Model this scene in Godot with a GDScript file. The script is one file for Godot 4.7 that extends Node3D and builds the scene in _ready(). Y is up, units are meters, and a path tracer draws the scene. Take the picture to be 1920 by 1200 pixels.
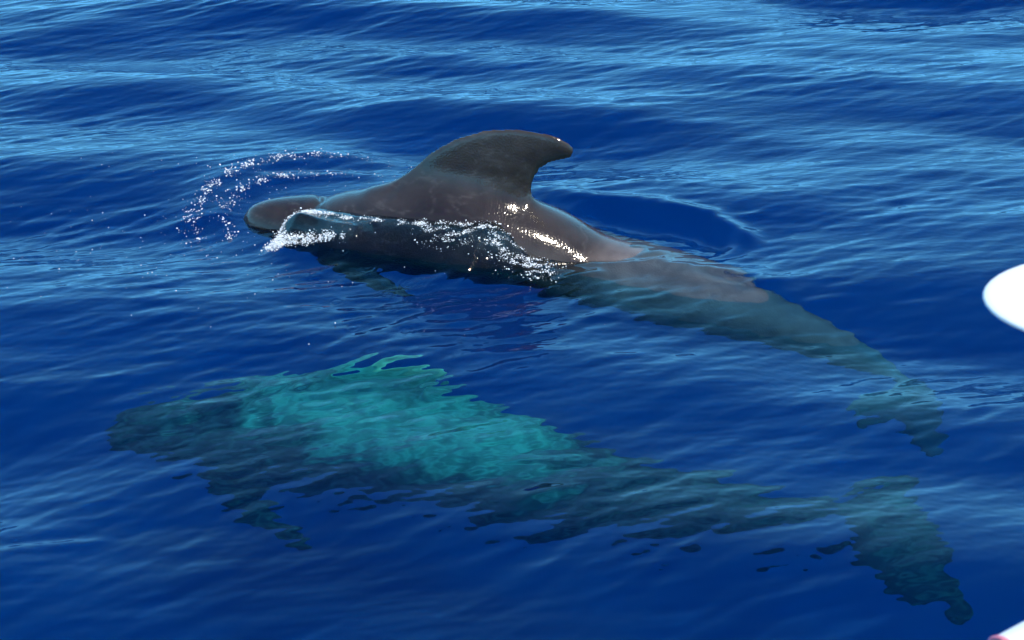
extends Node3D
# Two pilot whales beside a boat: one at the surface, one gliding below it. y up, metres, sea level 0.

const CELL := 0.018
var rng := RandomNumberGenerator.new()
var gust := FastNoiseLite.new()
var waves: Array = []        # [kx, kz, phase, amplitude, class 0 swell / 1 chop / 2 ripple]
var ridges: Array = []       # [points, height, width on the left, width on the right]
var rings: Array = []        # raindrop rings: x, z, radius
var spine1: Curve3D
var spine2: Curve3D

# ---------------------------------------------------------------- helpers
func lin(r: float, g: float, b: float, a := 1.0) -> Color:
	return Color(r, g, b, a).linear_to_srgb()

func tag(o: Node, label := "", category := "", group := "", kind := "") -> void:
	if label: o.set_meta("label", label)
	if category: o.set_meta("category", category)
	if group: o.set_meta("group", group)
	if kind: o.set_meta("kind", kind)

func put(called: String, mesh: Mesh, material: Material, parent: Node = self) -> MeshInstance3D:
	var o := MeshInstance3D.new()
	o.name = called
	o.mesh = mesh
	if material: o.material_override = material
	parent.add_child(o, true)
	return o

func base(called: String, at: Vector3) -> Node3D:
	var o := Node3D.new()
	o.name = called
	o.position = at
	add_child(o, true)
	return o

func array_mesh(v: PackedVector3Array, n: PackedVector3Array, index: PackedInt32Array, c := PackedColorArray(), uv := PackedVector2Array()) -> ArrayMesh:
	var a := []
	a.resize(Mesh.ARRAY_MAX)
	a[Mesh.ARRAY_VERTEX] = v
	a[Mesh.ARRAY_NORMAL] = n
	a[Mesh.ARRAY_INDEX] = index
	if c.size(): a[Mesh.ARRAY_COLOR] = c
	if uv.size(): a[Mesh.ARRAY_TEX_UV] = uv
	var m := ArrayMesh.new()
	m.add_surface_from_arrays(Mesh.PRIMITIVE_TRIANGLES, a)
	return m

func noise_tex(freq: float, size := 512, octaves := 4, as_normal := false, ramp: Gradient = null, kind := FastNoiseLite.TYPE_SIMPLEX_SMOOTH) -> NoiseTexture2D:
	var n := FastNoiseLite.new()
	n.noise_type = kind
	n.seed = 7
	n.frequency = freq
	n.fractal_octaves = octaves
	var t := NoiseTexture2D.new()
	t.width = size
	t.height = size
	t.seamless = true
	t.noise = n
	t.as_normal_map = as_normal
	if ramp: t.color_ramp = ramp
	return t

func ramp(offsets: Array, colors: Array) -> Gradient:
	var g := Gradient.new()
	g.offsets = PackedFloat32Array(offsets)
	g.colors = PackedColorArray(colors)
	return g

func smin(a: float, b: float, k: float) -> float:
	var h := maxf(k - absf(a - b), 0.0) / k
	return minf(a, b) - h * h * k * 0.25

func seg_dist(p: Vector2, a: Vector2, b: Vector2) -> float:
	return p.distance_to(Geometry2D.get_closest_point_to_segment(p, a, b))

# Surface nets of a field on a grid; only blocks near the surface are visited. Returns [vertices, normals, indices].
func nets(field: Callable, lo: Vector3, hi: Vector3, cell: float) -> Array:
	const B := 8
	var nb := Vector3i(((hi - lo) / (cell * B)).ceil())
	var v := PackedVector3Array()
	var quads := PackedInt32Array()
	var index := {}
	var values := {}
	var sx := nb.x * B + 2
	var sy := nb.y * B + 2
	var reach := cell * B * 0.87 * 1.25 + cell
	for bx in nb.x:
		for by in nb.y:
			for bz in nb.z:
				var mid := lo + Vector3(bx + 0.5, by + 0.5, bz + 0.5) * cell * B
				if absf(field.call(mid)) > reach: continue
				for ix in range(bx * B, bx * B + B + 1):
					for iy in range(by * B, by * B + B + 1):
						for iz in range(bz * B, bz * B + B + 1):
							var key := ix + sx * (iy + sy * iz)
							if not values.has(key):
								values[key] = field.call(lo + Vector3(ix, iy, iz) * cell)
				for ix in range(bx * B, bx * B + B):
					for iy in range(by * B, by * B + B):
						for iz in range(bz * B, bz * B + B):
							var k0 := ix + sx * (iy + sy * iz)
							var f := [values[k0], values[k0 + 1], values[k0 + sx], values[k0 + sx + 1], values[k0 + sx * sy], values[k0 + sx * sy + 1], values[k0 + sx * sy + sx], values[k0 + sx * sy + sx + 1]]
							var inside := 0
							for q in 8:
								if f[q] < 0.0: inside += 1
							if inside == 0 or inside == 8: continue
							var sum := Vector3.ZERO
							var count := 0
							for e in [[0, 1], [2, 3], [4, 5], [6, 7], [0, 2], [1, 3], [4, 6], [5, 7], [0, 4], [1, 5], [2, 6], [3, 7]]:
								var fa: float = f[e[0]]
								var fb: float = f[e[1]]
								if (fa < 0.0) == (fb < 0.0): continue
								var t := fa / (fa - fb)
								var pa := Vector3(e[0] & 1, (e[0] >> 1) & 1, e[0] >> 2)
								var pb := Vector3(e[1] & 1, (e[1] >> 1) & 1, e[1] >> 2)
								sum += pa.lerp(pb, t)
								count += 1
							index[k0] = v.size()
							v.append(lo + (Vector3(ix, iy, iz) + sum / count) * cell)
	var step := [1, sx, sx * sy]
	for key in index:
		var f0: float = values[key]
		for axis in 3:
			var k1: int = key + step[axis]
			if not values.has(k1): continue
			var f1: float = values[k1]
			if (f0 < 0.0) == (f1 < 0.0): continue
			var u: int = step[(axis + 1) % 3]
			var w: int = step[(axis + 2) % 3]
			if not (index.has(key - u) and index.has(key - w) and index.has(key - u - w)): continue
			var a: int = index[key]
			var b: int = index[key - u]
			var c: int = index[key - u - w]
			var d: int = index[key - w]
			if f0 < 0.0: quads.append_array([a, c, b, a, d, c])
			else: quads.append_array([a, b, c, a, c, d])
	var n := PackedVector3Array()
	n.resize(v.size())
	var e := cell * 1.3
	for i in v.size():
		var p := v[i]
		n[i] = Vector3(field.call(p + Vector3(e, 0, 0)) - field.call(p - Vector3(e, 0, 0)), field.call(p + Vector3(0, e, 0)) - field.call(p - Vector3(0, e, 0)), field.call(p + Vector3(0, 0, e)) - field.call(p - Vector3(0, 0, e))).normalized()
	return [v, n, quads]

# ---------------------------------------------------------------- the whale, straight: x from snout to tail, y up, z to the side
const WX := [0.0, 0.03, 0.1, 0.22, 0.42, 0.6, 0.8, 1.2, 1.7, 2.2, 2.8, 3.4, 4.0, 4.5, 4.85, 5.05, 5.2]
const WTOP := [0.0, 0.08, 0.138, 0.19, 0.24, 0.255, 0.31, 0.385, 0.4, 0.37, 0.315, 0.255, 0.195, 0.135, 0.08, 0.05, 0.02]
const WBOT := [0.0, 0.08, 0.15, 0.21, 0.28, 0.33, 0.37, 0.42, 0.44, 0.425, 0.365, 0.285, 0.205, 0.135, 0.08, 0.04, 0.02]
const WSIDE := [0.0, 0.075, 0.14, 0.2, 0.26, 0.295, 0.335, 0.39, 0.41, 0.39, 0.33, 0.25, 0.165, 0.095, 0.055, 0.045, 0.03]
const FIN := [[0.0, 0.0], [0.07, 0.05], [0.16, 0.13], [0.31, 0.25], [0.47, 0.345], [0.625, 0.41], [0.78, 0.447], [0.9, 0.462], [0.98, 0.467], [1.03, 0.464], [1.07, 0.45], [1.092, 0.422], [1.088, 0.385], [1.055, 0.35], [1.005, 0.31], [0.96, 0.26], [0.925, 0.16], [0.905, 0.06], [0.92, -0.02], [1.0, -0.09], [1.18, -0.17], [1.45, -0.24], [1.45, -0.5], [0.0, -0.45], [-0.12, -0.06]]
const FLUKE := [[4.72, 0.0], [4.8, 0.08], [4.88, 0.24], [4.99, 0.4], [5.12, 0.52], [5.27, 0.585], [5.33, 0.585], [5.35, 0.53], [5.35, 0.42], [5.28, 0.26], [5.27, 0.12], [5.22, 0.02], [5.21, 0.0]]
var fin_poly := PackedVector2Array()
var fluke_poly := PackedVector2Array()
var prof := {}
var fin_grid := {}
var fluke_grid := {}

func table(xs: Array, ys: Array, x: float) -> float:
	if x <= xs[0]: return ys[0]
	var last := xs.size() - 1
	if x >= xs[last]: return ys[last]
	var i := 0
	while x > xs[i + 1]: i += 1
	var x0: float = xs[i]
	var x1: float = xs[i + 1]
	var y0: float = ys[i]
	var y1: float = ys[i + 1]
	var s := (y1 - y0) / (x1 - x0)
	var m0: float = s if i == 0 else (y1 - ys[i - 1]) / (x1 - xs[i - 1])
	var m1: float = s if i + 2 > last else (ys[i + 2] - y0) / (xs[i + 2] - x0)
	if i == 0: m0 = s * 1.6
	var h := x1 - x0
	var t := (x - x0) / h
	return (2 * t * t * t - 3 * t * t + 1) * y0 + (t * t * t - 2 * t * t + t) * h * m0 + (3 * t * t - 2 * t * t * t) * y1 + (t * t * t - t * t) * h * m1

func poly_dist(poly: PackedVector2Array, p: Vector2) -> float:   # positive inside
	var d := 1e9
	for i in poly.size():
		d = minf(d, seg_dist(p, poly[i], poly[(i + 1) % poly.size()]))
	return d if Geometry2D.is_point_in_polygon(p, poly) else -d

func cached(store: Dictionary, poly: PackedVector2Array, a: float, b: float) -> float:   # bilinear on a 1 cm grid
	var i := floori(a * 100.0)
	var j := floori(b * 100.0)
	var s := a * 100.0 - i
	var t := b * 100.0 - j
	var q := [0.0, 0.0, 0.0, 0.0]
	for k in 4:
		var key := Vector2i(i + (k & 1), j + (k >> 1))
		if not store.has(key): store[key] = poly_dist(poly, Vector2(key) / 100.0)
		q[k] = store[key]
	return lerpf(lerpf(q[0], q[1], s), lerpf(q[2], q[3], s), t)

func blade(d: float, across: float, thick: float, edge: float) -> float:
	if d <= 0.0: return sqrt(d * d + across * across) - 0.004
	var e := 1.0 - minf(d / edge, 1.0)
	return absf(across) - thick * sqrt(1.0 - e * e) - 0.004

func whale_field(p: Vector3) -> float:
	var xc := clampf(p.x, 0.001, 5.2)
	var key := roundi(xc * 1000.0)
	if not prof.has(key):
		var t := table(WX, WTOP, xc) - 0.014 * exp(-pow((xc - 0.59) / 0.05, 2.0))
		prof[key] = Vector3(t, table(WBOT[0] if false else WX, WBOT, xc), table(WX, WSIDE, xc))
	var q: Vector3 = prof[key]
	var hh := q.x if p.y > 0.0 else q.y
	var small := maxf(minf(hh, q.z), 0.002)
	var f := (sqrt(pow(p.z / maxf(q.z, 0.002), 2.0) + pow(p.y / maxf(hh, 0.002), 2.0)) - 1.0) * small
	if p.x != xc: f = sqrt(pow(maxf(f, 0.0), 2.0) + pow(p.x - xc, 2.0)) if f > 0.0 else absf(p.x - xc)
	# the blowhole, a low crescent behind the melon
	f += 0.026 * exp(-pow((p.x - 0.57 + absf(p.z) * 0.35) / 0.025, 2.0) - pow(p.z / 0.13, 2.0)) * (1.0 if p.y > 0.0 else 0.0)
	if p.x > 0.8 and p.x < 2.9 and p.y > -0.1 and absf(p.z) < 0.35:
		var up := clampf((p.y - 0.3) / 0.52, 0.0, 1.0)
		f = smin(f, blade(cached(fin_grid, fin_poly, p.x, p.y), p.z, lerpf(0.07, 0.022, up), 0.3), 0.19)
	if p.x > 4.4:
		f = smin(f, blade(cached(fluke_grid, fluke_poly, p.x, absf(p.z)), p.y, 0.03, 0.22), 0.07)
	if p.x > 0.4 and p.x < 2.0 and p.y < 0.15:
		var r := Vector3(p.x - 0.78, p.y + 0.2, absf(p.z) - 0.22)
		var a := Vector3(0.66, -0.53, 0.53)
		var u := r.dot(a)
		var c := (Vector3.RIGHT - a * a.x).normalized()
		var s := clampf(u / 0.72, 0.0, 1.0)
		var hc := 0.125 * sqrt(maxf(1.0 - pow(s, 1.6), 0.0)) + 0.008
		var th := 0.042 * (1.0 - 0.7 * s)
		var w := r.dot(c) - 0.16 * s * s + 0.03
		var nn := r.dot(a.cross(c))
		var g := (sqrt(pow(w / hc, 2.0) + pow(nn / th, 2.0)) - 1.0) * minf(hc, th)
		var over := u - clampf(u, -0.05, 0.72)
		if over != 0.0: g = sqrt(pow(maxf(g, 0.0), 2.0) + over * over)
		f = smin(f, g, 0.07)
	return f

var whale_shape: Array = []

func spine(points: Array) -> Curve3D:
	var c := Curve3D.new()
	c.bake_interval = 0.02
	for i in points.size():
		var p: Vector3 = points[i]
		var before: Vector3 = points[maxi(i - 1, 0)]
		var after: Vector3 = points[mini(i + 1, points.size() - 1)]
		var t := (after - before).normalized()
		c.add_point(p, -t * p.distance_to(before) / 3.0, t * p.distance_to(after) / 3.0)
	return c

# Bends the straight whale along a spine. fin_height scales what stands above the back; colour(p) gives the skin.
func whale_mesh(curve: Curve3D, twist: float, girth: float, fin_height: float, tail_girth: float, fluke: float, skin: Callable) -> ArrayMesh:
	var sv: PackedVector3Array = whale_shape[0]
	var sn: PackedVector3Array = whale_shape[1]
	var v := PackedVector3Array()
	var n := PackedVector3Array()
	var c := PackedColorArray()
	v.resize(sv.size())
	n.resize(sv.size())
	c.resize(sv.size())
	var length := curve.get_baked_length()
	var stretch := length / 5.3
	for i in sv.size():
		var p := sv[i]
		var s := p.x * stretch
		var sc := clampf(s, 0.01, length - 0.01)
		var at := curve.sample_baked(sc, true)
		var t := (curve.sample_baked(minf(sc + 0.08, length), true) - curve.sample_baked(maxf(sc - 0.08, 0.0), true)).normalized()
		var side := t.cross(Vector3.UP).normalized()
		var roll := twist * smoothstep(3.6, 5.0, p.x)
		var up := side.cross(t).rotated(t, roll)
		side = side.rotated(t, roll)
		var y := p.y
		var top := table(WX, WTOP, clampf(p.x, 0.0, 5.2))
		if y > top + 0.01 and p.x > 0.8 and p.x < 3.0: y = top + 0.01 + (y - top - 0.01) * fin_height
		var g := lerpf(lerpf(lerpf(1.0, girth, smoothstep(0.3, 1.5, p.x)), tail_girth, smoothstep(2.2, 3.4, p.x)), fluke, smoothstep(4.45, 4.95, p.x))
		v[i] = at + t * (s - sc) + (up * y + side * p.z) * g
		n[i] = (t * sn[i].x + up * sn[i].y + side * sn[i].z).normalized()
		c[i] = skin.call(p)
	return array_mesh(v, n, whale_shape[2], c)

# ---------------------------------------------------------------- the sea
func add_waves(count: int, longest: float, shortest: float, slope: float, heading: float, spread: float, kind: int) -> void:
	for i in count:
		var f := (i + rng.randf()) / count
		var length := longest * pow(shortest / longest, f)
		var k := TAU / length
		var turn := heading + rng.randfn(0.0, spread)
		waves.append([k * sin(turn), k * cos(turn), rng.randf() * TAU, slope * sqrt(2.0 / count) / k, kind])

func along(points: Array, p: Vector2) -> Vector3:   # signed distance to the line (right of its run positive), share along it 0..1, 0
	var best := 1e9
	var out := Vector3(1e9, 0, 0)
	for i in points.size() - 1:
		var a: Vector2 = points[i]
		var b: Vector2 = points[i + 1]
		var t := clampf((p - a).dot(b - a) / (b - a).length_squared(), 0.0, 1.0)
		var q := a.lerp(b, t)
		var d := p.distance_to(q)
		if d < best:
			best = d
			out = Vector3(d * signf((b - a).cross(p - a)), (i + t) / (points.size() - 1), 0)
	return out

func features(x: float, z: float) -> float:
	if x < -3.5 or x > 3.2 or z < -11.0 or z > -5.5: return 0.0
	var h := 0.0
	var p := Vector2(x, z)
	for r in ridges:
		var box: Rect2 = r[4]
		if not box.has_point(p): continue
		var d := along(r[0], p)
		var w: float = r[2] if d.x < 0.0 else r[3]
		var ends := smoothstep(0.0, 0.18, d.y) * (1.0 - smoothstep(0.82, 1.0, d.y)) if r[5] else 1.0
		h += r[1] * exp(-pow(d.x / w, 2.0)) * ends
	for r in rings:
		var d: float = p.distance_to(Vector2(r[0], r[1]))
		if d < r[2] + 0.05:
			h += r[3] * cos((d - r[2]) * TAU / 0.036) * exp(-pow((d - r[2] * 0.7) / (r[2] * 0.5), 2.0))
	return h

func calm(x: float, z: float) -> float:   # 0 in the smooth water beside the head, 1 in the open
	var d := pow((x + 1.55) / 0.75, 2.0) + pow((z + 8.75) / 0.5, 2.0)
	var e := pow((x - 1.2) / 0.7, 2.0) + pow((z + 8.15) / 0.3, 2.0)
	return (1.0 - 0.9 * exp(-d * d)) * (1.0 - 0.5 * exp(-e * e))

func sea_height(x: float, z: float) -> float:
	var h := features(x, z)
	var c := calm(x, z)
	var g := 0.75 + 0.9 * gust.get_noise_2d(x * 10.0, z * 22.0) + 0.8 * exp(-pow((x + 0.4) / 1.0, 2.0) - pow((z + 6.75) / 0.55, 2.0))
	for w in waves:
		var share := 1.0 if w[4] == 0 else c if w[4] == 1 else c * g
		h += w[3] * share * sin(w[0] * x + w[1] * z + w[2])
	return h

func graded(from: float, to: float, fine_from: float, fine_to: float, fine: float, coarse: float) -> PackedFloat32Array:
	var out := PackedFloat32Array()
	var x := from
	while x < to - coarse * 0.5:
		out.append(x)
		var gap := maxf(maxf(fine_from - x, x - fine_to), 0.0)
		x += minf(fine + gap * 0.02, coarse)
	out.append(to)
	var step := coarse
	var edge := to
	for i in 26:
		step *= 1.55
		edge += step
		out.append(edge)
	step = coarse
	edge = from
	for i in 26:
		step *= 1.55
		edge -= step
		out.insert(0, edge)
	return out

func sea_mesh() -> ArrayMesh:
	var xs := graded(-7.2, 7.2, -1.9, 1.3, 0.0115, 0.026)
	var zs := graded(-15.2, -3.4, -8.6, -6.4, 0.0115, 0.026)
	var nx := xs.size()
	var nz := zs.size()
	var nw := waves.size()
	var heights := PackedFloat32Array()
	heights.resize(nx * nz)
	var kinds := PackedInt32Array()
	var sxs := []
	var cxs := []
	for w in waves:
		kinds.append(w[4])
		var a := PackedFloat32Array()
		var b := PackedFloat32Array()
		for x in xs:
			a.append(sin(w[0] * x) * w[3])
			b.append(cos(w[0] * x) * w[3])
		sxs.append(a)
		cxs.append(b)
	for j in nz:
		var z := zs[j]
		var row := PackedFloat32Array()
		row.resize(nx)
		var mid := PackedFloat32Array()
		mid.resize(nx)
		var small := PackedFloat32Array()
		small.resize(nx)
		for k in nw:
			var w: Array = waves[k]
			var sz := sin(w[1] * z + w[2])
			var cz := cos(w[1] * z + w[2])
			var a: PackedFloat32Array = sxs[k]
			var b: PackedFloat32Array = cxs[k]
			var kind := kinds[k]
			if kind == 0:
				for i in nx: row[i] += a[i] * cz + b[i] * sz
			elif kind == 1:
				for i in nx: mid[i] += a[i] * cz + b[i] * sz
			else:
				for i in nx: small[i] += a[i] * cz + b[i] * sz
		for i in nx:
			var x := xs[i]
			var far := maxf(absf(x) - 7.2, maxf(-15.2 - z, z + 3.4))
			var keep := 1.0 if far <= 0.0 else exp(-far * 1.5)
			var keep0 := 1.0 if far <= 0.0 else exp(-far * 0.1)
			var c := calm(x, z)
			heights[j * nx + i] = row[i] * keep0 + (mid[i] * c + small[i] * c * (0.75 + 0.9 * gust.get_noise_2d(x * 10.0, z * 22.0) + 0.8 * exp(-pow((x + 0.4) / 1.0, 2.0) - pow((z + 6.75) / 0.55, 2.0)))) * keep + features(x, z)
	var v := PackedVector3Array()
	var n := PackedVector3Array()
	var uv := PackedVector2Array()
	v.resize(nx * nz)
	n.resize(nx * nz)
	uv.resize(nx * nz)
	var index := PackedInt32Array()
	index.resize((nx - 1) * (nz - 1) * 6)
	var at := 0
	for j in nz:
		var j0 := maxi(j - 1, 0)
		var j1 := mini(j + 1, nz - 1)
		for i in nx:
			var i0 := maxi(i - 1, 0)
			var i1 := mini(i + 1, nx - 1)
			var q := j * nx + i
			v[q] = Vector3(xs[i], heights[q], zs[j])
			n[q] = Vector3(-(heights[j * nx + i1] - heights[j * nx + i0]) / (xs[i1] - xs[i0]), 1.0, -(heights[j1 * nx + i] - heights[j0 * nx + i]) / (zs[j1] - zs[j0])).normalized()
			uv[q] = Vector2(xs[i], zs[j]) / 1.7
			if i < nx - 1 and j < nz - 1:
				index[at] = q
				index[at + 1] = q + 1
				index[at + 2] = q + nx
				index[at + 3] = q + 1
				index[at + 4] = q + nx + 1
				index[at + 5] = q + nx
				at += 6
	return array_mesh(v, n, index, PackedColorArray(), uv)

# A tile of the finest ripples, 1.7 m a side, as a height picture.
func ripple_tile() -> ImageTexture:
	const N := 512
	var im := Image.create(N, N, false, Image.FORMAT_RF)
	var sum := PackedFloat32Array()
	sum.resize(N * N)
	var r := RandomNumberGenerator.new()
	r.seed = 21
	var total := 0.0
	for k in 34:
		var length := 0.14 * pow(0.3, r.randf())
		var turn := 0.35 + r.randfn(0.0, 0.35)
		var a := roundi(1.7 / length * sin(turn))
		var b := roundi(1.7 / length * cos(turn))
		var amp := length
		total += amp * amp * 0.5
		var ph := r.randf() * TAU
		var sx := PackedFloat32Array()
		var cx := PackedFloat32Array()
		for i in N:
			sx.append(sin(TAU * a * i / N) * amp)
			cx.append(cos(TAU * a * i / N) * amp)
		for j in N:
			var s := sin(TAU * b * j / N + ph)
			var c := cos(TAU * b * j / N + ph)
			var o := j * N
			for i in N: sum[o + i] += sx[i] * c + cx[i] * s
	var scale := 0.16 / sqrt(total)
	for i in N * N: im.set_pixel(i % N, i / N, Color(clampf(0.5 + sum[i] * scale, 0.0, 1.0), 0, 0))
	return ImageTexture.create_from_image(im)

func ridge(points: Array, height: float, left: float, right: float, fade := true) -> void:
	var box := Rect2(points[0], Vector2.ZERO)
	for p in points: box = box.expand(p)
	ridges.append([points, height, left, right, box.grow(3.0 * maxf(left, right)), fade])

# ---------------------------------------------------------------- foam and drops
func blob_mesh(seeded: int) -> ArrayMesh:
	var s := SphereMesh.new()
	s.radius = 1.0
	s.height = 2.0
	s.radial_segments = 8
	s.rings = 4
	var a := s.surface_get_arrays(0)
	var v: PackedVector3Array = a[Mesh.ARRAY_VERTEX]
	var nz := FastNoiseLite.new()
	nz.seed = seeded
	nz.frequency = 0.9
	for i in v.size(): v[i] *= 1.0 + 0.5 * nz.get_noise_3dv(v[i])
	return array_mesh(v, a[Mesh.ARRAY_NORMAL], a[Mesh.ARRAY_INDEX])

func scatter(called: String, spots: Array, material: Material, label: String, category: String) -> void:   # spots: [position, radius, flatness]
	var mm := MultiMesh.new()
	mm.transform_format = MultiMesh.TRANSFORM_3D
	mm.mesh = blob_mesh(called.hash() % 1000)
	mm.instance_count = spots.size()
	for i in spots.size():
		var s: Array = spots[i]
		var b := Basis.from_euler(Vector3(rng.randf_range(-0.4, 0.4), rng.randf() * TAU, rng.randf_range(-0.4, 0.4))).scaled(Vector3.ONE * s[1]) * Basis.from_scale(Vector3(1.0, s[2], 1.0))
		mm.set_instance_transform(i, Transform3D(b, s[0]))
	var o := MultiMeshInstance3D.new()
	o.name = called
	o.multimesh = mm
	o.material_override = material
	add_child(o, true)
	tag(o, label, category, "", "stuff")

func path_point(points: Array, t: float) -> Vector2:
	var f := t * (points.size() - 1)
	var i := mini(int(f), points.size() - 2)
	return (points[i] as Vector2).lerp(points[i + 1], f - i)

# ---------------------------------------------------------------- people and the boat they stand on
func capsule(p: Vector3, a: Vector3, b: Vector3, ra: float, rb: float) -> float:
	var t := clampf((p - a).dot(b - a) / (b - a).length_squared(), 0.0, 1.0)
	return p.distance_to(a.lerp(b, t)) - lerpf(ra, rb, t)

func chain(p: Vector3, bones: Array, k: float) -> float:
	var f := 1e9
	for b in bones: f = smin(f, capsule(p, b[0], b[1], b[2], b[3]), k)
	return f

func body_of(bones: Array, k: float, lo: Vector3, hi: Vector3, cell: float) -> ArrayMesh:
	var a := nets(func(p: Vector3) -> float: return chain(p, bones, k), lo, hi, cell)
	return array_mesh(a[0], a[1], a[2])

func lathe(profile: Array, segments := 48) -> ArrayMesh:
	var st := SurfaceTool.new()
	st.begin(Mesh.PRIMITIVE_TRIANGLES)
	for i in profile.size():
		for j in segments + 1:
			var t := TAU * j / segments
			st.set_smooth_group(0)
			st.add_vertex(Vector3(cos(t) * profile[i].x, profile[i].y, sin(t) * profile[i].x))
	for i in profile.size() - 1:
		for j in segments:
			var q := i * (segments + 1) + j
			for k in [q, q + segments + 1, q + 1, q + 1, q + segments + 1, q + segments + 2]: st.add_index(k)
	st.generate_normals()
	return st.commit()

func make_person() -> void:
	var cloth := StandardMaterial3D.new()
	cloth.albedo_color = lin(0.82, 0.82, 0.82)
	cloth.roughness = 0.9
	var tube := func(a: Vector3, b: Vector3, r0: float, r1: float) -> ArrayMesh:
		var m := lathe([Vector2(r0 - 0.004, 0.0), Vector2(r0, 0.0), Vector2(lerpf(r0, r1, 0.5) + 0.001, 0.5), Vector2(r1, 1.0), Vector2(r1 - 0.004, 1.0)], 28)
		var st := SurfaceTool.new()
		var y := (b - a).normalized()
		var x := y.cross(Vector3.FORWARD).normalized()
		st.append_from(m, 0, Transform3D(Basis(x, b - a, x.cross(y)), a))
		return st.commit()
	var hem := StandardMaterial3D.new()
	hem.albedo_color = lin(0.8, 0.25, 0.33)
	hem.roughness = 0.9
	var grey := StandardMaterial3D.new()
	grey.albedo_color = lin(0.2, 0.21, 0.23)
	grey.roughness = 0.8
	var skin := StandardMaterial3D.new()
	skin.albedo_color = lin(0.6, 0.35, 0.26)
	skin.roughness = 0.5
	skin.subsurf_scatter_enabled = true
	skin.subsurf_scatter_strength = 0.1
	var hair := StandardMaterial3D.new()
	hair.albedo_color = lin(0.03, 0.02, 0.015)
	hair.roughness = 0.5
	var o := Vector3(1.075, 1.475, -1.58)
	var person := base("person", o)
	tag(person, "person in white top with pink trimmed sleeve and grey cuff, at the lower right corner", "person")
	var hip := Vector3(0, 0.86, 0.04)
	var chest := Vector3(0, 1.2, 0.0)
	var neck := Vector3(-0.05, 1.36, 0.0)
	var head := Vector3(-0.11, 1.5, -0.06)
	var sl := Vector3(-0.17, 1.28, 0.0)
	var sr := Vector3(0.18, 1.27, 0.0)
	var el := Vector3(-0.175, 1.215, 0.18)
	var wl := Vector3(-0.387, 1.197, 0.264)
	var er := Vector3(0.27, 1.02, 0.08)
	var wr := Vector3(0.2, 0.9, -0.16)
	var bones := [
		[hip, chest, 0.13, 0.12], [chest, neck, 0.1, 0.05], [neck, head + Vector3(0, -0.04, 0), 0.05, 0.05],
		[head + Vector3(0, 0.02, 0.01), head + Vector3(0, -0.03, -0.01), 0.09, 0.075], [head + Vector3(0, -0.05, -0.05), head + Vector3(0, -0.075, -0.06), 0.045, 0.035],
		[head + Vector3(0, -0.02, -0.09), head + Vector3(0, -0.035, -0.105), 0.014, 0.016],
		[sl, el, 0.045, 0.038], [el, wl, 0.036, 0.024], [sr, er, 0.045, 0.038], [er, wr, 0.036, 0.024],
		[Vector3(-0.1, 0.84, 0.04), Vector3(-0.11, 0.46, 0.02), 0.085, 0.055], [Vector3(-0.11, 0.46, 0.02), Vector3(-0.11, 0.08, 0.05), 0.052, 0.036], [Vector3(-0.11, 0.045, 0.05), Vector3(-0.12, 0.035, -0.12), 0.042, 0.035],
		[Vector3(0.1, 0.84, 0.04), Vector3(0.11, 0.46, 0.02), 0.085, 0.055], [Vector3(0.11, 0.46, 0.02), Vector3(0.11, 0.08, 0.05), 0.052, 0.036], [Vector3(0.11, 0.045, 0.05), Vector3(0.12, 0.035, -0.12), 0.042, 0.035]]
	for side in [-1.0, 1.0]:
		bones.append([head + Vector3(0.083 * side, 0.0, 0.01), head + Vector3(0.085 * side, -0.03, 0.005), 0.014, 0.01])
	var body := nets(func(p: Vector3) -> float: return chain(p, bones, 0.035), Vector3(-0.5, -0.02, -0.32), Vector3(0.45, 1.68, 0.36), 0.016)
	# hands on grids of their own: palm, four fingers, thumb
	for hand in [[wl, Vector3(-0.8, -0.6, 0.0), Vector3(-0.25, 0.97, 0.0)], [wr, Vector3(-0.3, -0.2, -1.0), Vector3(-0.6, 0.7, 0.0)]]:
		var w: Vector3 = hand[0]
		var along_hand: Vector3 = hand[1].normalized()
		var across: Vector3 = (hand[2] - along_hand * along_hand.dot(hand[2])).normalized()
		var out := along_hand.cross(across)
		var hb := [[w, w + along_hand * 0.05 + across * 0.018, 0.023, 0.019], [w, w + along_hand * 0.05 - across * 0.018, 0.023, 0.018]]
		for f in 4:
			var root := w + along_hand * 0.075 + across * (0.03 - f * 0.02)
			var l: float = [0.04, 0.045, 0.041, 0.032][f]
			var k1 := root + along_hand * l
			var k2 := k1 + (along_hand * 0.5 + out * 0.85) * l * 0.7
			hb.append([w + along_hand * 0.04 + across * (0.02 - f * 0.013), root, 0.012, 0.0105])
			hb.append([root, k1, 0.0105, 0.0095])
			hb.append([k1, k2, 0.0095, 0.009])
			hb.append([k2, k2 + (out * 0.8 - along_hand * 0.4) * l * 0.5, 0.009, 0.0085])
		var tb := w + along_hand * 0.012 + across * 0.022
		var t1 := tb + across * 0.034 + along_hand * 0.01
		hb.append([w, tb, 0.018, 0.016])
		hb.append([tb, t1, 0.0145, 0.0115])
		hb.append([t1, t1 + across * 0.012 + along_hand * 0.02, 0.0115, 0.0095])
		var a := nets(func(p: Vector3) -> float: return chain(p, hb, 0.008), w - Vector3.ONE * 0.16, w + Vector3.ONE * 0.16, 0.004)
		var first: int = (body[0] as PackedVector3Array).size()
		body[0].append_array(a[0])
		body[1].append_array(a[1])
		for k in a[2]: body[2].append(k + first)
	put("body", array_mesh(body[0], body[1], body[2]), skin, person)
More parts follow.
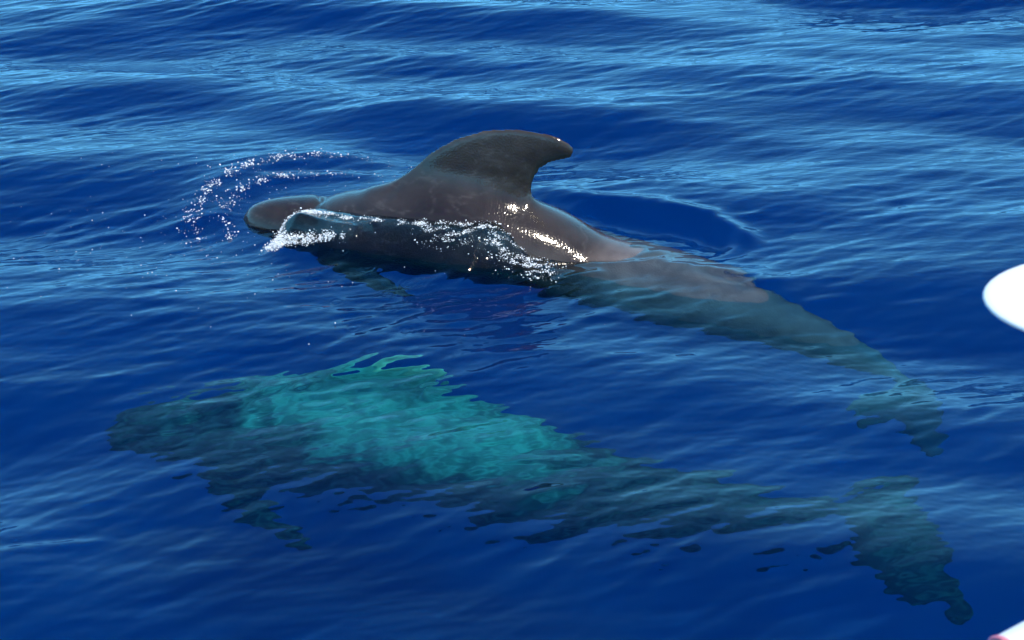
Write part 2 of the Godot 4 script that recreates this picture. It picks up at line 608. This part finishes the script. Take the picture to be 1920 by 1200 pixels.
	var top := [[hip + Vector3(0, -0.06, 0), chest, 0.155, 0.145], [chest, neck + Vector3(0.02, -0.06, 0), 0.12, 0.075], [chest + Vector3(0, 0.05, 0), sl, 0.08, 0.06], [chest + Vector3(0, 0.05, 0), sr, 0.08, 0.06],
		[sl, el, 0.06, 0.062], [el, el.lerp(wl, 0.7), 0.064, 0.044], [sr, er, 0.06, 0.056], [er, er.lerp(wr, 0.86), 0.056, 0.042]]
	put("shirt", body_of(top, 0.05, Vector3(-0.5, 0.55, -0.3), Vector3(0.5, 1.45, 0.36), 0.014), cloth, person)
	put("sleeve_hem", tube.call(el.lerp(wl, 0.94), el.lerp(wl, 0.965), 0.046, 0.0455), hem, person)
	put("sleeve", tube.call(el.lerp(wl, 0.25), el.lerp(wl, 0.945), 0.058, 0.0445), cloth, person)
	put("cuff", tube.call(el.lerp(wl, 0.93), el.lerp(wl, 1.12), 0.041, 0.036), grey, person)
	put("trousers", body_of([[hip, hip + Vector3(0, -0.06, 0), 0.145, 0.14], [Vector3(-0.1, 0.84, 0.04), Vector3(-0.11, 0.46, 0.02), 0.1, 0.075], [Vector3(-0.11, 0.46, 0.02), Vector3(-0.11, 0.1, 0.05), 0.075, 0.065], [Vector3(0.1, 0.84, 0.04), Vector3(0.11, 0.46, 0.02), 0.1, 0.075], [Vector3(0.11, 0.46, 0.02), Vector3(0.11, 0.1, 0.05), 0.075, 0.065]], 0.03, Vector3(-0.35, 0.0, -0.25), Vector3(0.35, 1.05, 0.3), 0.018), grey, person)
	put("hair", body_of([[head + Vector3(0, 0.02, 0.03), head + Vector3(0, -0.09, 0.06), 0.09, 0.05]], 0.03, head - Vector3.ONE * 0.25, head + Vector3.ONE * 0.25, 0.012), hair, person)
	var hat := base("sun_hat", Vector3(0.944, 3.073, -1.69))
	hat.rotation = Vector3(-0.18, 0, 0.09)
	tag(hat, "round white wide brimmed hat cut off by the right edge, above the pink trimmed sleeve", "hat")
	put("brim", lathe([Vector2(0.088, -0.006), Vector2(0.13, -0.008), Vector2(0.212, -0.016), Vector2(0.221, -0.014), Vector2(0.223, -0.011), Vector2(0.22, -0.008), Vector2(0.212, -0.006), Vector2(0.14, 0.003), Vector2(0.086, 0.008)]), cloth, hat)
	put("crown", lathe([Vector2(0.09, 0.002), Vector2(0.087, 0.03), Vector2(0.08, 0.05), Vector2(0.068, 0.07), Vector2(0.045, 0.082), Vector2(0.0, 0.086)]), cloth, hat)

func make_boat() -> void:
	var paint := StandardMaterial3D.new()
	paint.albedo_color = lin(0.75, 0.75, 0.74)
	paint.roughness = 0.3
	var deck_paint := StandardMaterial3D.new()
	deck_paint.albedo_color = lin(0.55, 0.55, 0.53)
	deck_paint.roughness = 0.7
	var steel := StandardMaterial3D.new()
	steel.albedo_color = lin(0.6, 0.6, 0.6)
	steel.metallic = 1.0
	steel.roughness = 0.25
	var boat := base("boat", Vector3(0, 0, 0))
	tag(boat, "white boat hull and deck under the person with the white hat", "boat")
	var st := SurfaceTool.new()
	st.begin(Mesh.PRIMITIVE_TRIANGLES)
	var rows := []
	for i in 25:
		var x := lerpf(-7.0, 7.0, i / 24.0)
		var half := 2.1 * pow(clampf((x + 7.0) / 5.0, 0.0, 1.0), 0.5)
		rows.append([Vector3(x, -1.1, -half * 0.75), Vector3(x, 0.3, -half * 0.92), Vector3(x, 1.62, -half - 0.02), Vector3(x, 1.62, -half + 0.06), Vector3(x, 1.498, -half + 0.06)])  # unseen hull, deepened so it shades the near water
	for side in [-1.0, 1.0]:
		for i in 24:
			for k in 4:
				var q := [rows[i][k], rows[i + 1][k], rows[i + 1][k + 1], rows[i][k + 1]]
				for j in ([0, 1, 2, 0, 2, 3] if side < 0 else [0, 2, 1, 0, 3, 2]):
					var p: Vector3 = q[j]
					st.add_vertex(Vector3(p.x, p.y, p.z if side < 0 else -p.z))
	st.generate_normals()
	put("hull", st.commit(), paint, boat)
	st = SurfaceTool.new()
	st.begin(Mesh.PRIMITIVE_TRIANGLES)
	for i in 24:
		var a: Vector3 = rows[i][4]
		var b: Vector3 = rows[i + 1][4]
		for p in [a, Vector3(b.x, b.y, -b.z), b, a, Vector3(a.x, a.y, -a.z), Vector3(b.x, b.y, -b.z)]: st.add_vertex(p)
	st.generate_normals()
	put("deck", st.commit(), deck_paint, boat)
	var box := BoxMesh.new()
	box.size = Vector3(9.0, 4.2, 1.7)
	var blocker_cabin := put("blocker_cabin", box, paint, boat)  # unseen superstructure, added to hold sky light off the near water
	blocker_cabin.position = Vector3(1.5, 3.6, 1.25)
	var tint := StandardMaterial3D.new()
	tint.albedo_color = lin(0.02, 0.025, 0.03)
	tint.roughness = 0.05
	for level in 2:
		for k in 6:
			var glass := BoxMesh.new()
			glass.size = Vector3(1.2, 0.8, 0.02)
			var pane := put("blocker_window", glass, tint, blocker_cabin)  # panes on the added, unseen superstructure
			pane.position = Vector3(-3.6 + k * 1.44, -0.6 + level * 1.7, -0.855)

# ---------------------------------------------------------------- the scene
func _ready() -> void:
	rng.seed = 11
	gust.seed = 3
	gust.frequency = 0.03
	gust.fractal_octaves = 3
	# camera, sky, sun, exposure
	var cam := Camera3D.new()
	cam.name = "camera"
	cam.position = Vector3(0, 4, 0)
	cam.rotation_degrees = Vector3(-30, 0, 0)
	cam.keep_aspect = Camera3D.KEEP_HEIGHT
	add_child(cam)
	var attr := CameraAttributesPhysical.new()
	attr.frustum_focal_length = 48.13
	attr.frustum_focus_distance = 8.6
	attr.exposure_aperture = 8.0
	attr.frustum_far = 8000.0
	cam.attributes = attr
	cam.fov = 28.0
	cam.far = 8000.0
	var sky := ProceduralSkyMaterial.new()
	sky.sky_top_color = lin(0.004, 0.09, 0.5)
	sky.sky_horizon_color = lin(0.42, 1.6, 2.6)
	sky.sky_curve = 0.5
	sky.sky_energy_multiplier = 1.0
	sky.ground_bottom_color = lin(0.02, 0.08, 0.25)
	sky.ground_horizon_color = lin(0.3, 0.5, 0.8)
	sky.sun_angle_max = 12.0
	sky.sun_curve = 0.05
	var env := Environment.new()
	env.background_mode = Environment.BG_SKY
	env.sky = Sky.new()
	env.sky.sky_material = sky
	env.background_energy_multiplier = 1.0
	env.tonemap_mode = Environment.TONE_MAPPER_LINEAR
	env.tonemap_exposure = 1.0
	env.sdfgi_enabled = true
	env.ssao_enabled = true
	env.ssil_enabled = true
	var we := WorldEnvironment.new()
	we.name = "world_environment"
	we.environment = env
	add_child(we)
	var sun := DirectionalLight3D.new()
	sun.name = "sun"
	sun.light_energy = 1.5
	sun.light_color = Color(1.0, 0.95, 0.87)
	sun.light_angular_distance = 0.5
	sun.shadow_enabled = true
	add_child(sun)
	sun.look_at_from_position(Vector3.ZERO, -Vector3(0.22, 0.9, 0.26))

	# the sea: swell, chop and ripples, then what the whale does to it
	add_waves(9, 3.6, 1.2, 0.14, -0.1, 0.4, 0)
	add_waves(16, 1.25, 0.45, 0.045, 0.25, 0.45, 1)
	add_waves(44, 0.32, 0.085, 0.1, 0.36, 0.26, 2)
	ridge([Vector2(-2.25, -8.16), Vector2(-2.32, -8.42), Vector2(-2.29, -8.79), Vector2(-2.14, -9.14), Vector2(-1.89, -9.38), Vector2(-1.57, -9.48), Vector2(-1.19, -9.48), Vector2(-0.75, -9.35)], 0.05, 0.22, 0.22)
	ridge([Vector2(-1.99, -8.15), Vector2(-2.11, -8.46), Vector2(-2.07, -8.79), Vector2(-1.88, -9.04), Vector2(-1.60, -9.13), Vector2(-1.24, -9.17), Vector2(-0.78, -9.09)], 0.025, 0.1, 0.1)
	ridge([Vector2(-1.66, -8.24), Vector2(-1.45, -8.16), Vector2(-1.05, -8.04), Vector2(-0.75, -7.98), Vector2(-0.45, -7.94), Vector2(-0.15, -7.86), Vector2(0.1, -7.7)], 0.17, 0.3, 0.3)
	ridge([Vector2(-0.4, -7.9), Vector2(0.0, -7.75), Vector2(0.35, -7.55), Vector2(0.7, -7.42)], 0.05, 0.2, 0.2)
	ridge([Vector2(-1.66, -8.16), Vector2(-1.49, -8.08), Vector2(-1.28, -7.97), Vector2(-1.0, -7.86)], 0.06, 0.06, 0.06)
	ridge([Vector2(0.1, -8.75), Vector2(0.66, -8.53), Vector2(1.12, -8.47), Vector2(1.41, -8.33), Vector2(1.61, -8.12), Vector2(1.69, -7.92)], 0.05, 0.11, 0.11)
	ridge([Vector2(0.4, -8.4), Vector2(0.8, -8.25), Vector2(1.12, -8.2), Vector2(1.4, -8.05), Vector2(1.55, -7.9)], -0.04, 0.12, 0.12)
	ridge([Vector2(0.36, -7.74), Vector2(0.68, -7.66), Vector2(0.93, -7.65), Vector2(1.17, -7.55), Vector2(1.37, -7.45), Vector2(1.54, -7.42)], 0.035, 0.07, 0.05)
	ridge([Vector2(0.55, -7.95), Vector2(0.95, -7.8), Vector2(1.27, -7.6), Vector2(1.6, -7.38), Vector2(1.9, -7.15)], 0.045, 0.16, 0.16)
	for r in [[-0.67, -7.46, 0.08, 0.003], [-0.81, -7.31, 0.06, 0.0025], [-0.76, -7.06, 0.06, 0.0025], [-1.12, -7.16, 0.05, 0.002], [-0.65, -6.78, 0.05, 0.002], [-0.51, -7.42, 0.06, 0.002], [-0.98, -6.8, 0.045, 0.002], [-0.97, -7.64, 0.06, 0.002], [-1.16, -7.8, 0.06, 0.003], [-1.3, -7.5, 0.05, 0.002]]: rings.append(r)
	var water := StandardMaterial3D.new()
	water.albedo_color = lin(0.7, 0.9, 0.96, 0.0)
	water.refraction_enabled = true
	water.refraction_scale = 0.033
	water.roughness = 0.03
	water.heightmap_enabled = true
	water.heightmap_texture = ripple_tile()
	water.heightmap_scale = 0.26
	water.backlight_enabled = true
	water.backlight = Color(0.0, 0.12, 0.16)
	var sea := put("sea", sea_mesh(), water)
	# the water column below it: each level takes some of the red and green out of what lies deeper
	var column := StandardMaterial3D.new()
	column.albedo_color = lin(0.33, 0.8, 0.95, 0.0)
	column.refraction_enabled = true
	column.refraction_scale = 0.0
	column.roughness = 0.0
	for depth in [0.14, 0.36, 0.7]:
		var level := PlaneMesh.new()
		level.size = Vector2(6000, 6000)
		var layer := put("water_column", level, column)
		layer.position.y = -depth
		tag(layer, "clear blue water under the rippled surface", "", "", "structure")
	# fine particles in the water scatter a little blue light back
	var murk := StandardMaterial3D.new()
	murk.albedo_color = lin(0.0, 0.075, 0.24, 0.2)
	murk.transparency = BaseMaterial3D.TRANSPARENCY_ALPHA
	murk.roughness = 1.0
	murk.metallic_specular = 0.0
	var sheet := PlaneMesh.new()
	sheet.size = Vector2(6000, 6000)
	var veil := put("water_column", sheet, murk)
	veil.position.y = -0.86
	tag(veil, "clear blue water under the rippled surface", "", "", "structure")
	tag(sea, "rippled deep blue sea around both whales", "", "", "structure")
	var deep := StandardMaterial3D.new()
	deep.albedo_color = lin(0.0, 0.075, 0.24)
	deep.roughness = 1.0
	deep.metallic_specular = 0.0
	var plane := PlaneMesh.new()
	plane.size = Vector2(6000, 6000)
	var floor_ := put("deep_water", plane, deep)
	floor_.position.y = -4.2
	tag(floor_, "dark blue depth of the sea below the whales", "", "", "structure")

	# the whales
	for p in FIN: fin_poly.append(Vector2(p[0] * 0.98 + 1.12, p[1] * (1.22 if p[1] > 0.0 else 1.0) + 0.36))
	for p in FLUKE: fluke_poly.append(Vector2(p[0], p[1]))
	for i in range(FLUKE.size() - 1, -1, -1): fluke_poly.append(Vector2(FLUKE[i][0], -FLUKE[i][1]))
	whale_shape = nets(whale_field, Vector3(-0.06, -1.0, -0.95), Vector3(5.5, 0.95, 0.95), CELL)
	spine1 = spine([Vector3(-1.95, -0.02, -8.44), Vector3(-1.5, -0.11, -8.46), Vector3(-0.98, -0.12, -8.38), Vector3(-0.3, -0.11, -8.25), Vector3(0.18, -0.17, -8.12), Vector3(0.54, -0.305, -7.98), Vector3(0.95, -0.335, -7.78), Vector3(1.27, -0.355, -7.58), Vector3(1.57, -0.395, -7.4), Vector3(2.06, -0.5, -7.1), Vector3(2.36, -0.62, -6.85), Vector3(2.46, -0.76, -6.7), Vector3(2.44, -0.89, -6.58), Vector3(2.36, -0.99, -6.48)])
	spine2 = spine([Vector3(-2.62, -1.52, -7.03), Vector3(-2.1, -1.58, -7.0), Vector3(-1.58, -1.6, -7.06), Vector3(-0.73, -1.6, -7.0), Vector3(0.1, -1.65, -6.62), Vector3(0.77, -1.63, -6.32), Vector3(1.37, -1.56, -6.12), Vector3(1.94, -1.5, -5.94), Vector3(2.14, -1.49, -5.91), Vector3(2.46, -1.48, -5.92)])
	var mottle := FastNoiseLite.new()
	mottle.seed = 5
	mottle.frequency = 1.6
	mottle.fractal_octaves = 4
	var dark := func(p: Vector3) -> Color:
		var m := mottle.get_noise_3dv(p * Vector3(0.8, 1.6, 1.0))
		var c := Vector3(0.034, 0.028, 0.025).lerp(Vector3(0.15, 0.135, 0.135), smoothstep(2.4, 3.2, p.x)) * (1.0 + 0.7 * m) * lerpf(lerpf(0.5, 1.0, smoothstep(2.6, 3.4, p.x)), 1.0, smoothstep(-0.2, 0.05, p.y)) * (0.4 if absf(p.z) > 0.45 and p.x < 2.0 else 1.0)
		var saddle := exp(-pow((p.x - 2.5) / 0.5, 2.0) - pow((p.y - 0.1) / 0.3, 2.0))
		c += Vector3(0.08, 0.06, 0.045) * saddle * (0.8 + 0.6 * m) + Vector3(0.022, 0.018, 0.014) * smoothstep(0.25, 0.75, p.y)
		var smear := exp(-pow((p.x - 2.05) / 0.14, 2.0) - pow((p.y - 0.58) / 0.1, 2.0))
		c += Vector3(0.03, 0.032, 0.02) * smear * clampf(0.7 + 2.5 * m, 0.0, 2.0)
		var scratch := pow(1.0 - absf(mottle.get_noise_3dv(p * Vector3(1.2, 2.5, 1.0) + Vector3.ONE * 31.0)), 40.0)
		c += Vector3(0.03, 0.028, 0.026) * scratch
		return Color(c.x, c.y, c.z)
	var sunlit := func(p: Vector3) -> Color:  # underwater sunlight on the upper back is painted into this colour
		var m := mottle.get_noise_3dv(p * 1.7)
		var m2 := pow(1.0 - absf(mottle.get_noise_3dv(p * Vector3(2.0, 5.0, 5.0) + Vector3.ONE * 9.0)) * 1.3, 5.0)  # bright veins painted in, imitating light focused by the waves
		var sun_patch := smoothstep(0.45, 1.6, p.x + m * 0.9) * (1.0 - smoothstep(2.1, 3.7, p.x + m * 1.2)) * smoothstep(0.06, 0.27, p.y + m * 0.2)
		var c := Vector3(0.013, 0.02, 0.015).lerp(Vector3(0.66, 0.95, 0.5), clampf(sun_patch * (0.62 + 0.7 * m2) + 0.005 + 0.15 * m2, 0.0, 1.0))
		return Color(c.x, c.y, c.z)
	var hide := StandardMaterial3D.new()
	hide.vertex_color_use_as_albedo = true
	hide.albedo_texture = noise_tex(0.012, 512, 5, false, ramp([0.0, 0.5, 1.0], [Color(0.8, 0.8, 0.8), Color(0.93, 0.93, 0.93), Color(1, 1, 1)]))
	hide.uv1_triplanar = true
	hide.uv1_scale = Vector3.ONE * 0.9
	hide.roughness = 0.11
	hide.metallic_specular = 0.5
	hide.heightmap_enabled = true
	hide.heightmap_texture = noise_tex(0.11, 512, 2)
	hide.heightmap_scale = 0.16
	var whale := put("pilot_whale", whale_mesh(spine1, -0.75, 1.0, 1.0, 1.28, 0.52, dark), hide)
	tag(whale, "dark grey whale at the surface with its tall hooked dorsal fin out of the water", "whale", "two whales swimming side by side")
	var under := hide.duplicate() as StandardMaterial3D
	under.roughness = 0.6
	under.metallic_specular = 0.25
	var whale2 := put("pilot_whale", whale_mesh(spine2, 0.0, 1.22, 0.75, 1.1, 0.8, sunlit), under)
	whale2.name = "pilot_whale_001"
	tag(whale2, "wholly submerged whale with a pale teal band of light painted on its back and broad tail fluke, nearest the boat", "whale", "two whales swimming side by side")

	# foam and drops
	var foam := StandardMaterial3D.new()
	foam.albedo_color = lin(0.85, 0.87, 0.88)
	foam.roughness = 1.0
	foam.metallic_specular = 0.1
	var crest := [Vector2(-2.25, -8.16), Vector2(-2.32, -8.42), Vector2(-2.29, -8.79), Vector2(-2.14, -9.14), Vector2(-1.89, -9.38), Vector2(-1.57, -9.48), Vector2(-1.19, -9.48), Vector2(-0.75, -9.35)]
	var inner := [Vector2(-1.99, -8.15), Vector2(-2.11, -8.46), Vector2(-2.07, -8.79), Vector2(-1.88, -9.04), Vector2(-1.60, -9.13), Vector2(-1.24, -9.17), Vector2(-0.78, -9.09)]
	var clump := FastNoiseLite.new()
	clump.seed = 9
	clump.frequency = 7.0
	clump.fractal_octaves = 3
	var spots := []
	for i in 3200:
		var t := clampf(rng.randfn(0.42, 0.25), 0.0, 1.0)
		var line: Array = crest if rng.randf() < 0.62 else inner
		var w := 0.018 + 0.06 * pow(rng.randf(), 3.0)
		var p := path_point(line, t) + Vector2(rng.randfn(0, w), rng.randfn(0, w))
		if clump.get_noise_2dv(p) < rng.randf_range(-0.3, 0.5): continue
		spots.append([Vector3(p.x, sea_height(p.x, p.y) + absf(rng.randfn(0, 0.012)), p.y), 0.0015 + 0.006 * pow(rng.randf(), 4.0), 0.7])
	scatter("bow_ring_foam", spots, foam, "ring of white droplets on the wave around the surfaced whale's head", "foam")
	spots = []
	var near := [Vector2(-1.6, -8.24), Vector2(-1.36, -8.14), Vector2(-1.05, -8.03), Vector2(-0.75, -7.97), Vector2(-0.45, -7.93), Vector2(-0.2, -7.86), Vector2(0.04, -7.76), Vector2(0.25, -7.6)]
	for i in 13000:
		var t := rng.randf()
		var w := 0.012
		if t < 0.2: w = 0.02
		if t > 0.5: w = 0.06
		if t > 0.2 and t < 0.5 and rng.randf() < 0.5: continue
		var p := path_point(near, t) + Vector2(rng.randfn(0, w), rng.randfn(0, w))
		if t > 0.5: p.y += 0.08 * rng.randf()
		if clump.get_noise_2d(p.x * 0.8, p.y * 2.2) < rng.randf_range(-0.15, 0.4): continue
		spots.append([Vector3(p.x, sea_height(p.x, p.y) + absf(rng.randfn(0, 0.008)), p.y), 0.0014 + 0.005 * pow(rng.randf(), 5.0), 0.6])
	scatter("waterline_foam", spots, foam, "white foam along the waterline on the surfaced whale's flank below its fin", "foam")
	spots = []
	for i in 5000:
		var t := pow(rng.randf(), 1.8)
		var lines := [[Vector2(-1.66, -7.96), Vector2(-1.5, -7.93), Vector2(-1.32, -7.9), Vector2(-1.14, -7.86)], [Vector2(-1.65, -7.97), Vector2(-1.63, -8.05), Vector2(-1.6, -8.14)], [Vector2(-1.62, -8.16), Vector2(-1.45, -8.15), Vector2(-1.3, -8.12)]]
		var pick := [0, 0, 0, 1, 2][rng.randi() % 5] as int
		var w := 0.03 * (1.0 - 0.7 * t)
		var p := path_point(lines[pick], t) + Vector2(rng.randfn(0, w), rng.randfn(0, w))
		if clump.get_noise_2dv(p * 1.5) < rng.randf_range(-0.5, 0.3): continue
		spots.append([Vector3(p.x, sea_height(p.x, p.y) + absf(rng.randfn(0, 0.012)), p.y), 0.0015 + 0.006 * pow(rng.randf(), 4.0), 0.7])
	scatter("breaking_foam", spots, foam, "small white breaker of foam beside the surfaced whale's head", "foam")

	spots = []
	for i in 260:
		var p := Vector2(rng.randfn(-1.9, 0.9), rng.randfn(-8.2, 0.7))
		if p.x > -0.9 and p.y > -8.7 and p.y < -7.7: continue
		spots.append([Vector3(p.x, sea_height(p.x, p.y) + absf(rng.randfn(0, 0.02)), p.y), 0.0015 + 0.003 * pow(rng.randf(), 3.0), 1.0])
	scatter("spray", spots, foam, "scattered drops falling back on the sea around the surfaced whale's head", "spray")

	make_boat()
	make_person()
